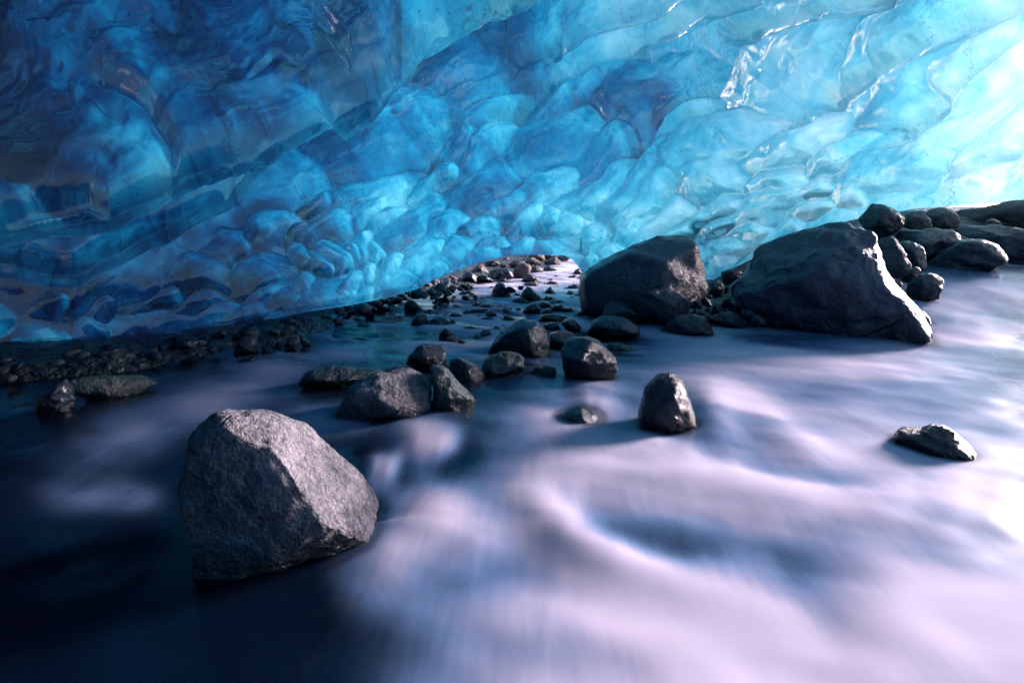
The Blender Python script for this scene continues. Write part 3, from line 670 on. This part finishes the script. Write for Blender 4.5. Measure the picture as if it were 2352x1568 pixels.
 ('rounded sunlit stone beside the falling bright water', '9', [(1405, 450), (1450, 380), (1510, 340), (1570, 345), (1630, 390), (1645, 440), (1540, 445)], dict(mat='warm')),
 ('big round grey boulder in the far opening', '9', [(1322, 350), (1340, 270), (1400, 215), (1460, 205), (1530, 230), (1552, 280), (1510, 350), (1430, 405), (1350, 405)], dict(mat='warm', sub=4, facets=2)),
 ('sunlit stone right of the big round boulder in the opening', '9', [(1535, 345), (1540, 260), (1600, 235), (1660, 260), (1685, 320), (1640, 345)], dict(mat='warm')),
 ('wedge of sunlit rock beside the white cascade in the opening', '9', [(1675, 320), (1690, 260), (1760, 235), (1810, 260), (1865, 305), (1800, 328)], dict(mat='warm')),
 ('largest glowing boulder at the top right of the opening', '9', [(1685, 200), (1740, 160), (1830, 140), (1890, 180), (1892, 235), (1800, 260), (1720, 240)], dict(mat='warm')),
 ('cracked boulder above the big round one in the opening', '9', [(1465, 210), (1490, 150), (1560, 140), (1630, 180), (1645, 240), (1580, 245)], dict(mat='warm')),
 ('block of stone touching the ice lip over the opening', '9', [(1495, 150), (1530, 95), (1640, 85), (1690, 110), (1695, 170), (1600, 180)], dict(mat='warm')),
 ('stone with a bright top under the ice lip, right of the block', '9', [(1675, 140), (1690, 85), (1760, 80), (1795, 130), (1750, 160)], dict(mat='warm')),
 ('long dark boulder at the left foot of the opening', '9', [(1025, 380), (1050, 300), (1130, 270), (1250, 265), (1320, 310), (1335, 400), (1200, 412), (1100, 402)], dict(mat='dark')),
 ('slanted stone at the water, left of the long dark boulder', '9', [(895, 410), (920, 350), (980, 340), (1060, 380), (1125, 438), (1000, 445)], dict(mat='dark')),
 ('dark rock in the shade where the ice lip hangs lowest', '9', [(730, 430), (740, 340), (800, 300), (870, 330), (912, 370), (900, 450), (830, 445)], dict(mat='dark')),
 ('split boulder under the ice lip, behind the shaded rock', '9', [(840, 310), (860, 270), (900, 240), (960, 215), (1045, 315), (960, 345)], dict(mat='warm')),
 ('small rock in front of the long dark boulder', '9', [(1145, 420), (1190, 370), (1240, 380), (1275, 438), (1180, 448)], dict(mat='dark')),
 ('dark slab tucked under the ice lip', '9', [(985, 210), (1000, 188), (1130, 170), (1170, 210), (1150, 260), (1050, 260)], dict(mat='dark')),
 ('lens shaped stone in the heap above the long dark boulder', '9', [(1270, 225), (1350, 180), (1470, 190), (1450, 240), (1340, 275)], dict(mat='warm')),
 ('small square stone left of the lens shaped one', '9', [(1155, 235), (1200, 205), (1252, 225), (1230, 270)], dict(mat='warm')),
 ('hidden stone under the thin bright fall beside the round boulder', '9', [(2005, 360), (2060, 290), (2110, 265), (2145, 310), (2140, 360)], dict(mat='warm')),
 ('dim peak of rock showing through bright mist near the opening', '9', [(1695, 490), (1760, 415), (1850, 430), (1895, 480)], dict(mat='warm')),
 ('dark pointed rock with one pink tip, nearest the shaded gravel', '9', [(45, 770), (55, 680), (90, 640), (140, 635), (200, 690), (275, 748), (260, 772), (160, 785)], dict(facets=7)),
 ('blocky wet rock left of the round washed stone', '9', [(130, 960), (140, 880), (190, 810), (260, 795), (320, 810), (332, 880), (315, 960), (220, 980)], dict(facets=7)),
 ('round stone washed over by a thin sheet of water', '9', [(330, 950), (360, 880), (440, 840), (520, 845), (605, 895), (560, 945), (440, 980)], dict(mat='dark')),
 ('small peaked stone right of and behind the round washed stone', '9', [(565, 850), (610, 790), (650, 785), (725, 840), (680, 868), (600, 868)], dict()),
 ('long low stone in pink ripples, centre of the shallows', '9', [(795, 800), (840, 750), (940, 735), (1035, 742), (1020, 790), (940, 812)], dict()),
 ('upright dark block beside a smaller one in the shallows', '9', [(1005, 840), (1020, 780), (1070, 760), (1130, 790), (1142, 840), (1090, 860)], dict()),
 ('smaller block leaning on the upright dark block', '9', [(1080, 780), (1090, 758), (1120, 752), (1185, 815), (1140, 838)], dict(dy=.15)),
 ('thin flat stone below the upright dark block', '9', [(940, 878), (990, 840), (1090, 850), (1115, 875), (1040, 892)], dict()),
 ('dark stone with white ripples, right of the thin flat stone', '9', [(1205, 880), (1220, 825), (1280, 815), (1355, 868), (1290, 895)], dict()),
 ('dark pyramid with a pink right edge, left of the shallows', '9', [(450, 1100), (470, 1020), (530, 965), (580, 980), (640, 1040), (645, 1085), (560, 1112), (480, 1125)], dict(facets=7)),
 ('striped flat stone below the pink edged pyramid', '9', [(540, 1150), (545, 1085), (600, 1065), (690, 1075), (702, 1110), (650, 1160)], dict()),
 ('small reddish stone right of the striped flat stone', '9', [(675, 1160), (700, 1095), (760, 1120), (805, 1165), (740, 1190)], dict()),
 ('jagged wet stone left of the broad navy boulder', '9', [(925, 1050), (980, 990), (1060, 990), (1075, 1040), (1010, 1080)], dict(facets=8)),
 ('low jagged stone at the left foot of the other jagged one', '9', [(845, 1090), (900, 1045), (965, 1060), (965, 1100)], dict()),
 ('washed stone above the broad navy boulder', '9', [(1075, 990), (1130, 940), (1200, 970), (1215, 1020), (1100, 1022)], dict(mat='dark')),
 ('flat washed stone with foam streaks, left of the jagged ones', '9', [(745, 980), (820, 945), (945, 970), (900, 1018), (800, 1010)], dict(mat='dark')),
 ('knobbly black rock right of the low dark rock', '9', [(1445, 780), (1480, 720), (1550, 675), (1610, 690), (1658, 740), (1645, 800), (1550, 812), (1500, 800)], dict(facets=7)),
 ('dark rock behind the knobbly black one', '9', [(1615, 700), (1680, 650), (1760, 680), (1785, 730), (1690, 755)], dict()),
 ('flat capped rock on top of the little midstream heap', '9', [(1745, 670), (1800, 640), (1890, 640), (1925, 690), (1860, 730), (1780, 720)], dict(dy=.1)),
 ('blunt rock under the flat capped one', '9', [(1765, 750), (1830, 690), (1900, 690), (1935, 735), (1900, 788), (1830, 790)], dict()),
 ('small tilted stone in front of the little heap', '9', [(1665, 800), (1700, 750), (1770, 745), (1815, 798), (1740, 820)], dict()),
 ('low rock trailing off right of the little heap', '9', [(1875, 780), (1930, 730), (2010, 730), (2050, 778), (2000, 800)], dict()),
 ('small block at the left edge of the round boulder', '9', [(2065, 830), (2110, 770), (2180, 765), (2215, 818), (2170, 850)], dict(box=4)),
 ('wide black rock behind the broad navy boulder', '9', [(1615, 890), (1680, 820), (1790, 800), (1890, 810), (1980, 850), (1995, 890), (1900, 915), (1720, 925)], dict()),
 ('square ended slab resting on the broad navy boulder', '9', [(1685, 940), (1760, 910), (1860, 905), (1885, 990), (1800, 1010), (1720, 980)], dict(box=4)),
 ('grooved rock right of the square ended slab', '9', [(1885, 910), (1960, 860), (2050, 880), (2135, 970), (2115, 1030), (1990, 1015)], dict()),
 ('left half of a split stone beside the pebble beach', '9', [(415, 688), (450, 620), (490, 610), (525, 678), (470, 690)], dict()),
 ('right half of a split stone beside the pebble beach', '9', [(488, 640), (520, 560), (560, 580), (575, 655), (540, 688)], dict()),
 ('smooth hump with water sheeting over, near the pebble beach', '9', [(655, 590), (720, 540), (830, 525), (905, 578), (800, 603)], dict(mat='dark', facets=1)),
 ('two humped flat stone in the upper shallows', '9', [(865, 665), (920, 640), (1035, 676), (960, 692)], dict()),
 ('rounded stone right of the broad pyramid', '9', [(1665, 650), (1710, 595), (1790, 600), (1855, 642), (1760, 670)], dict()),
 ('thin dark slab at the foot of the cone shaped rock', '9', [(950, 645), (1000, 605), (1160, 615), (1158, 652)], dict()),
 ('small cube of rock between cone and pyramid', '9', [(1335, 610), (1355, 560), (1410, 570), (1415, 618)], dict(box=4)),
 # shaded left bank
 ('black rock half sunk in the shaded shallows on the left', 'L', [(270, 780), (255, 680), (330, 600), (400, 545), (470, 505), (520, 550), (535, 650), (490, 740), (400, 790)], dict(mat='wet', sub=5)),
 ('flat rock with teal algae lying just under the shaded water', 'L', [(480, 520), (600, 490), (800, 488), (1000, 492), (1120, 525), (1000, 610), (850, 645), (660, 675), (560, 620)], dict(mat='moss', sub=5, depth=.6, sink=1.0)),
 ('biggest block in the black heap at the end of the shaded bank', 'L', [(1655, 340), (1660, 270), (1720, 210), (1790, 215), (1835, 280), (1810, 350), (1720, 365)], dict(facets=8)),
 ('tall block at the water end of the black heap', 'L', [(2005, 320), (2020, 240), (2050, 195), (2100, 190), (2120, 240), (2095, 305), (2040, 345)], dict(facets=8)),
 ('low stone between the two blocks of the black heap', 'L', [(1845, 345), (1850, 290), (1890, 270), (1955, 335), (1940, 355)], dict()),
 ('small pale stone propped in the black heap', 'L', [(1940, 280), (1960, 235), (1992, 245), (1985, 300)], dict(mat='pale')),
 ('small stone on top of the black heap', 'L', [(1865, 215), (1900, 160), (1945, 205), (1920, 232)], dict(y=4.75)),
 ('slanting bar of rock at the right end of the black heap', 'L', [(2055, 190), (2080, 150), (2150, 200), (2185, 255), (2155, 290), (2110, 235)], dict()),
 ('flat stone in the water just off the black heap', 'L', [(1680, 412), (1720, 375), (1800, 350), (1830, 378), (1825, 412), (1750, 420)], dict()),
 ('squarish stone halfway along the shaded gravel bank', 'L', [(555, 355), (590, 300), (640, 320), (655, 358), (590, 375)], dict(mat='dark')),
 ('grey stone at the edge of the shaded gravel, nearest the left picture edge', 'L', [(225, 448), (250, 400), (302, 410), (280, 455)], dict(mat='pale')),
 ('small triangular stone at the waterline of the shaded gravel', 'L', [(415, 448), (440, 410), (485, 440), (450, 452)], dict(mat='pale')),
 ('stone with a flat top under the middle of the shaded ice edge', 'L', [(895, 342), (920, 300), (965, 315), (955, 348)], dict(mat='dark')),
 ('thin slab under the shaded ice edge where the bank narrows', 'L', [(970, 275), (1010, 240), (1055, 270), (1010, 290)], dict(mat='dark')),
]
for lab, k, pts, op in ROCKS:
    rock(lab, k, pts, **op)

# loose pebbles: a few base shapes, copied
def pebble_mesh(seed, mat):
    rg = random.Random(seed); Sx, Fc = ico(2 if seed % 2 else 3)
    lp = Sx * np.array([1.0, rg.uniform(.6, .9), rg.uniform(.5, .75)])
    for _ in range(7):
        nn = np.array([rg.gauss(0, 1) for _ in range(3)]); nn /= np.linalg.norm(nn)
        over = lp @ nn - rg.uniform(.5, .75); lp = lp - np.outer(np.where(over > 0, over * .9, 0), nn)
    lp = lp * (1 + 0.10 * fbm(lp * 2 + seed, 3, seed))[:, None]
    o = mesh_obj('pebble', lp * 0.05, Fc, [MATS[mat]]); return o
PEB = {}
prg = random.Random(77)
def scatter(n, region, mats, sizes, label, group, cover=None):
    """pebbles on the ground within a photo polygon"""
    for mt in mats:
        if mt not in PEB: PEB[mt] = [pebble_mesh(s + 10 * len(PEB), mt) for s in range(5)]
    poly = np.array(region); x0, y0 = poly.min(0); x1, y1 = poly.max(0)
    k = 0; tries = 0
    while k < n and tries < n * 60:
        tries += 1
        px, py = prg.uniform(x0, x1), prg.uniform(y0, y1)
        ins = False
        for i in range(len(poly)):
            (ax, ay), (bx, by) = poly[i], poly[i - 1]
            if (ay > py) != (by > py) and px < (bx - ax) * (py - ay) / (by - ay) + ax: ins = not ins
        if not ins: continue
        p = at(px, py)
        for _ in range(4):      # settle onto the bank
            z = float(zbed(p[0], p[1])); d = ray(px, py); t = (z - 1) / d[2]; p = d * t + np.array([0, 0, 1.0])
        if p[1] > 12 or p[1] < 0.5: continue
        src = prg.choice(PEB[prg.choice(mats)])
        if src.get('used'): o = src.copy(); COL.objects.link(o)
        else: o = src; src['used'] = 1
        s = prg.uniform(*sizes) * (1.0 + (prg.random() < .12) * .7)
        o.scale = (s, s * prg.uniform(.8, 1.2), s * prg.uniform(.8, 1.1))
        o.rotation_euler = (prg.uniform(-.4, .4), prg.uniform(-.4, .4), prg.uniform(0, 6.28))
        o.location = (p[0], p[1], max(z, float(zwater(p[0], p[1])) - 0.02 * s) + 0.018 * s)
        tag(o, label, 'pebble', group); k += 1
scatter(95, [(0, 830), (300, 808), (520, 770), (700, 730), (720, 752), (560, 800), (300, 842), (0, 878)], ['wet', 'dark', 'pale'], (.5, 1.3),
        'small dark pebble on the shaded gravel bank beneath the left ice edge', 'pebbles on the shaded left bank')
scatter(60, [(720, 730), (960, 668), (1000, 655), (1040, 672), (900, 700), (760, 750)], ['wet', 'dark'], (.7, 1.5),
        'small black stone strewn at the water edge under the ice, beyond the black heap', 'stones along the ice edge')
scatter(75, [(935, 680), (1000, 645), (1060, 636), (1088, 648), (1080, 662), (1000, 690)], ['wet', 'pale'], (.6, 1.3),
        'small rounded pebble on the pebble beach left of the far opening', 'pebble beach')
scatter(35, [(1620, 690), (1640, 655), (1680, 650), (1690, 690), (1650, 730), (1625, 725)], ['wet', 'dark'], (.5, 1.1),
        'small angular stone of the gravel between the two big boulders', 'gravel stones between the boulders')
scatter(30, [(1180, 588), (1290, 586), (1300, 600), (1260, 606), (1150, 606)], ['warm'], (1.2, 2.6),
        'small sunlit stone in the heap at the far opening', 'stones heaped at the opening')
scatter(85, [(1000, 700), (1330, 640), (1340, 700), (1250, 740), (1130, 770), (980, 790)], ['wet'], (.5, 1.5),
        'small dark stone breaking the surface of the pink lit shallows', 'small stones in the shallows')
for lst in PEB.values():
    for o in lst:
        if not o.get('used'): bpy.data.objects.remove(o)
        else: del o['used']
for o in COL.objects:
    if 'used' in o: del o['used']

# ------------------------------------------------------------------ the stream
X, Y, a, b = polar(0.3, 40, 520, 0.22)
X = X.ravel(); Y = Y.ravel(); Z = zwater(X, Y)
px, py = project(np.stack([X, Y, Z], 1))
front = (Y > 0.05)
# swells and hollows of the current, noted where the photo shows them: points, half width, height, foam
FLOW = [
 ([(1560, 880), (1625, 935), (1652, 1000), (1650, 1060)], 38, .055, .35),
 ([(1430, 845), (1600, 878), (1700, 930), (1800, 1000), (1860, 1042), (1950, 1062), (2090, 1100)], 34, .035, .75),
 ([(1140, 1062), (1300, 1075), (1600, 1100), (1750, 1122), (2000, 1150), (2380, 1220)], 44, .04, .75),
 ([(1120, 1085), (1250, 1178), (1350, 1265), (1480, 1308), (1720, 1330)], 44, .04, .8),
 ([(890, 1100), (980, 1190), (900, 1290), (720, 1370)], 66, .025, .55), ([(930, 1150), (1080, 1230), (1120, 1330)], 60, .02, .35),
 ([(1480, 805), (1800, 812), (2352, 840)], 34, .02, .75), ([(2090, 760), (2352, 775)], 26, .02, .6), ([(2050, 700), (2352, 660)], 30, .01, .45),
 ([(1750, 890), (2100, 950), (2400, 1040)], 75, .006, .25), ([(1900, 1250), (2150, 1330), (2420, 1440)], 90, .006, .35), ([(1500, 1340), (1900, 1400), (2300, 1560)], 80, .015, .3), ([(2100, 1110), (2380, 1180)], 40, .02, .4),
 ([(850, 1000), (1000, 1010), (1070, 1040)], 36, .03, .55), ([(820, 1060), (930, 1085)], 30, .02, .5), ([(1100, 960), (1300, 930), (1450, 1000)], 44, .02, .35),
 ([(1290, 925), (1370, 900), (1430, 965)], 34, .035, .4), ([(1400, 1020), (1550, 1010), (1650, 1060)], 40, .02, .5),
 ([(-60, 1180), (150, 1080), (300, 990), (480, 920), (640, 870), (780, 840)], 46, .02, .32), ([(520, 862), (640, 850), (760, 838)], 22, .01, .25), ([(660, 828), (800, 815), (900, 790)], 20, .01, .25),
 ([(60, 1160), (200, 1135), (330, 1140), (420, 1160)], 30, .01, .35), ([(600, 985), (750, 962), (900, 975)], 28, .01, .4),
 ([(820, 820), (1000, 770), (1150, 690), (1290, 640)], 50, .01, .4), ([(1020, 700), (1180, 660), (1300, 610)], 44, .01, .6), ([(1290, 575), (1310, 605), (1305, 680), (1250, 750)], 52, .02, 1.0), ([(1310, 570), (1315, 600), (1320, 650)], 30, .0, 1.0),  # extra foam toward the opening imitates its glow
]
HOLLOW = [([(1620, 1062), (1750, 1085), (1950, 1112), (2080, 1132)], 26, .04, .55), ([(1230, 1112), (1400, 1218), (1550, 1268), (1680, 1285)], 30, .04, .5), ([(680, 1000), (850, 1020), (960, 1030)], 26, .03, .6), ([(960, 1100), (1060, 1065), (1120, 1030)], 26, .03, .8),
          ([(1450, 970), (1600, 1010), (1700, 1060)], 36, .03, .4), ([(1600, 790), (2050, 790)], 16, .0, .6), ([(1720, 1230), (1850, 1360), (2050, 1540)], 60, .02, .4), ([(1000, 1480), (1300, 1520), (1700, 1568)], 90, .0, .3)]
def smooth_line(pts):
    P = np.array(pts, float)
    if len(P) < 3: return pts
    t = np.arange(len(P)); tq = np.linspace(0, len(P) - 1, (len(P) - 1) * 7 + 1)
    Q = np.stack([np.interp(tq, t, P[:, 0]), np.interp(tq, t, P[:, 1])], 1)
    for _ in range(14): Q[1:-1] = 0.25 * Q[:-2] + 0.5 * Q[1:-1] + 0.25 * Q[2:]
    return [tuple(q) for q in Q]
def polyd(pts, wd):
    pts = smooth_line(pts)
    dm = np.full(X.shape, 1e9); tp = np.ones(X.shape); ns = len(pts) - 1
    for i_, ((ax, ay), (bx, by)) in enumerate(zip(pts[:-1], pts[1:])):
        L2 = (bx - ax) ** 2 + (by - ay) ** 2
        t = np.clip(((px - ax) * (bx - ax) + (py - ay) * (by - ay)) / L2, 0, 1)
        dd = np.hypot(px - ax - t * (bx - ax), py - ay - t * (by - ay)); s_ = (i_ + t) / ns
        tp = np.where(dd < dm, sst(-0.02, 0.4, s_) * sst(1.02, 0.6, s_), tp); dm = np.minimum(dm, dd)
    return np.where(front, np.exp(-(dm / wd) ** 2) * tp, 0)
foam = 0.02 + 0.27 * sst(760, 1650, px + 0.35 * (py - 900)) * sst(720, 1000, py + 0.15 * px) * np.where(front, 1, 0)  # real foam plus the brightness of lit water, painted in as foam
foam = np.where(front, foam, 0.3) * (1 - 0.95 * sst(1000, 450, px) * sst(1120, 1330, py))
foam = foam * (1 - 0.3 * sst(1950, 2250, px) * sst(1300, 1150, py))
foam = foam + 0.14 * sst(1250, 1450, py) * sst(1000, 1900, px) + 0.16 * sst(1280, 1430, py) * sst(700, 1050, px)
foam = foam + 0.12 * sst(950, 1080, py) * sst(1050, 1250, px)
for pts, wd, hgt, fo in FLOW:
    g = polyd(pts, wd * 1.4) * (1 - 0.3 * sst(1950, 2250, px) * sst(1300, 1150, py)); Z = Z + hgt * 0.85 * g; foam = 1 - (1 - foam) * (1 - fo * g)
for pts, wd, hgt, fo in HOLLOW:
    g = polyd(pts, wd * 1.3); Z = Z - 0.35 * hgt * g; foam = foam * (1 - fo * g)
# current lines: noise stretched down the stream
fl = fbm2(X * 1.1 - Y * .5, X * .9 + Y * 2.4, 4, 81); f2n = fbm2(X * 2.0 + Y, Y * 5 + X * 1.5, 3, 82); f3n = fbm2(X * 15 + 1.2 * np.sin(Y * 2.2), Y * 1.6, 3, 84)
foam = np.clip(foam * (1 + 0.30 * fl + 0.18 * f2n + 0.07 * f3n * sst(3.5, 2.0, Y)), 0.0, 1)
far = sst(3.2, 4.2, Y) * sst(1.4, .6, X)
foam = np.clip(foam + far * 0.28 * np.clip(f2n, -1, 1), 0.02, 1)
Z = Z + 0.012 * fbm2(X * 1.6, Y * 2.4, 3, 83) + far * 0.015 * f2n
foam = np.where(Y < 4.6, np.minimum(foam, 0.80 + 0.05 * np.tanh((foam - 0.8) * 4)), foam)  # only water near the opening keeps the whitest tone, a painted glow
# water thins out where it laps on stones
from mathutils import kdtree
WL = np.concatenate(WATERLINE); kd = kdtree.KDTree(len(WL))
for i, p in enumerate(WL): kd.insert((p[0], p[1], 0), i)
kd.balance()
veil = np.ones_like(X)
for i in np.nonzero(front & (Y < 7) & (px > -100) & (px < 2450))[0]:
    _, j, d = kd.find((X[i], Y[i], 0)); wdt = 0.03 + 0.14 * WL[j, 2]
    if d < wdt: t = d / wdt; veil[i] = 0.25 + 0.75 * t * t * (3 - 2 * t)
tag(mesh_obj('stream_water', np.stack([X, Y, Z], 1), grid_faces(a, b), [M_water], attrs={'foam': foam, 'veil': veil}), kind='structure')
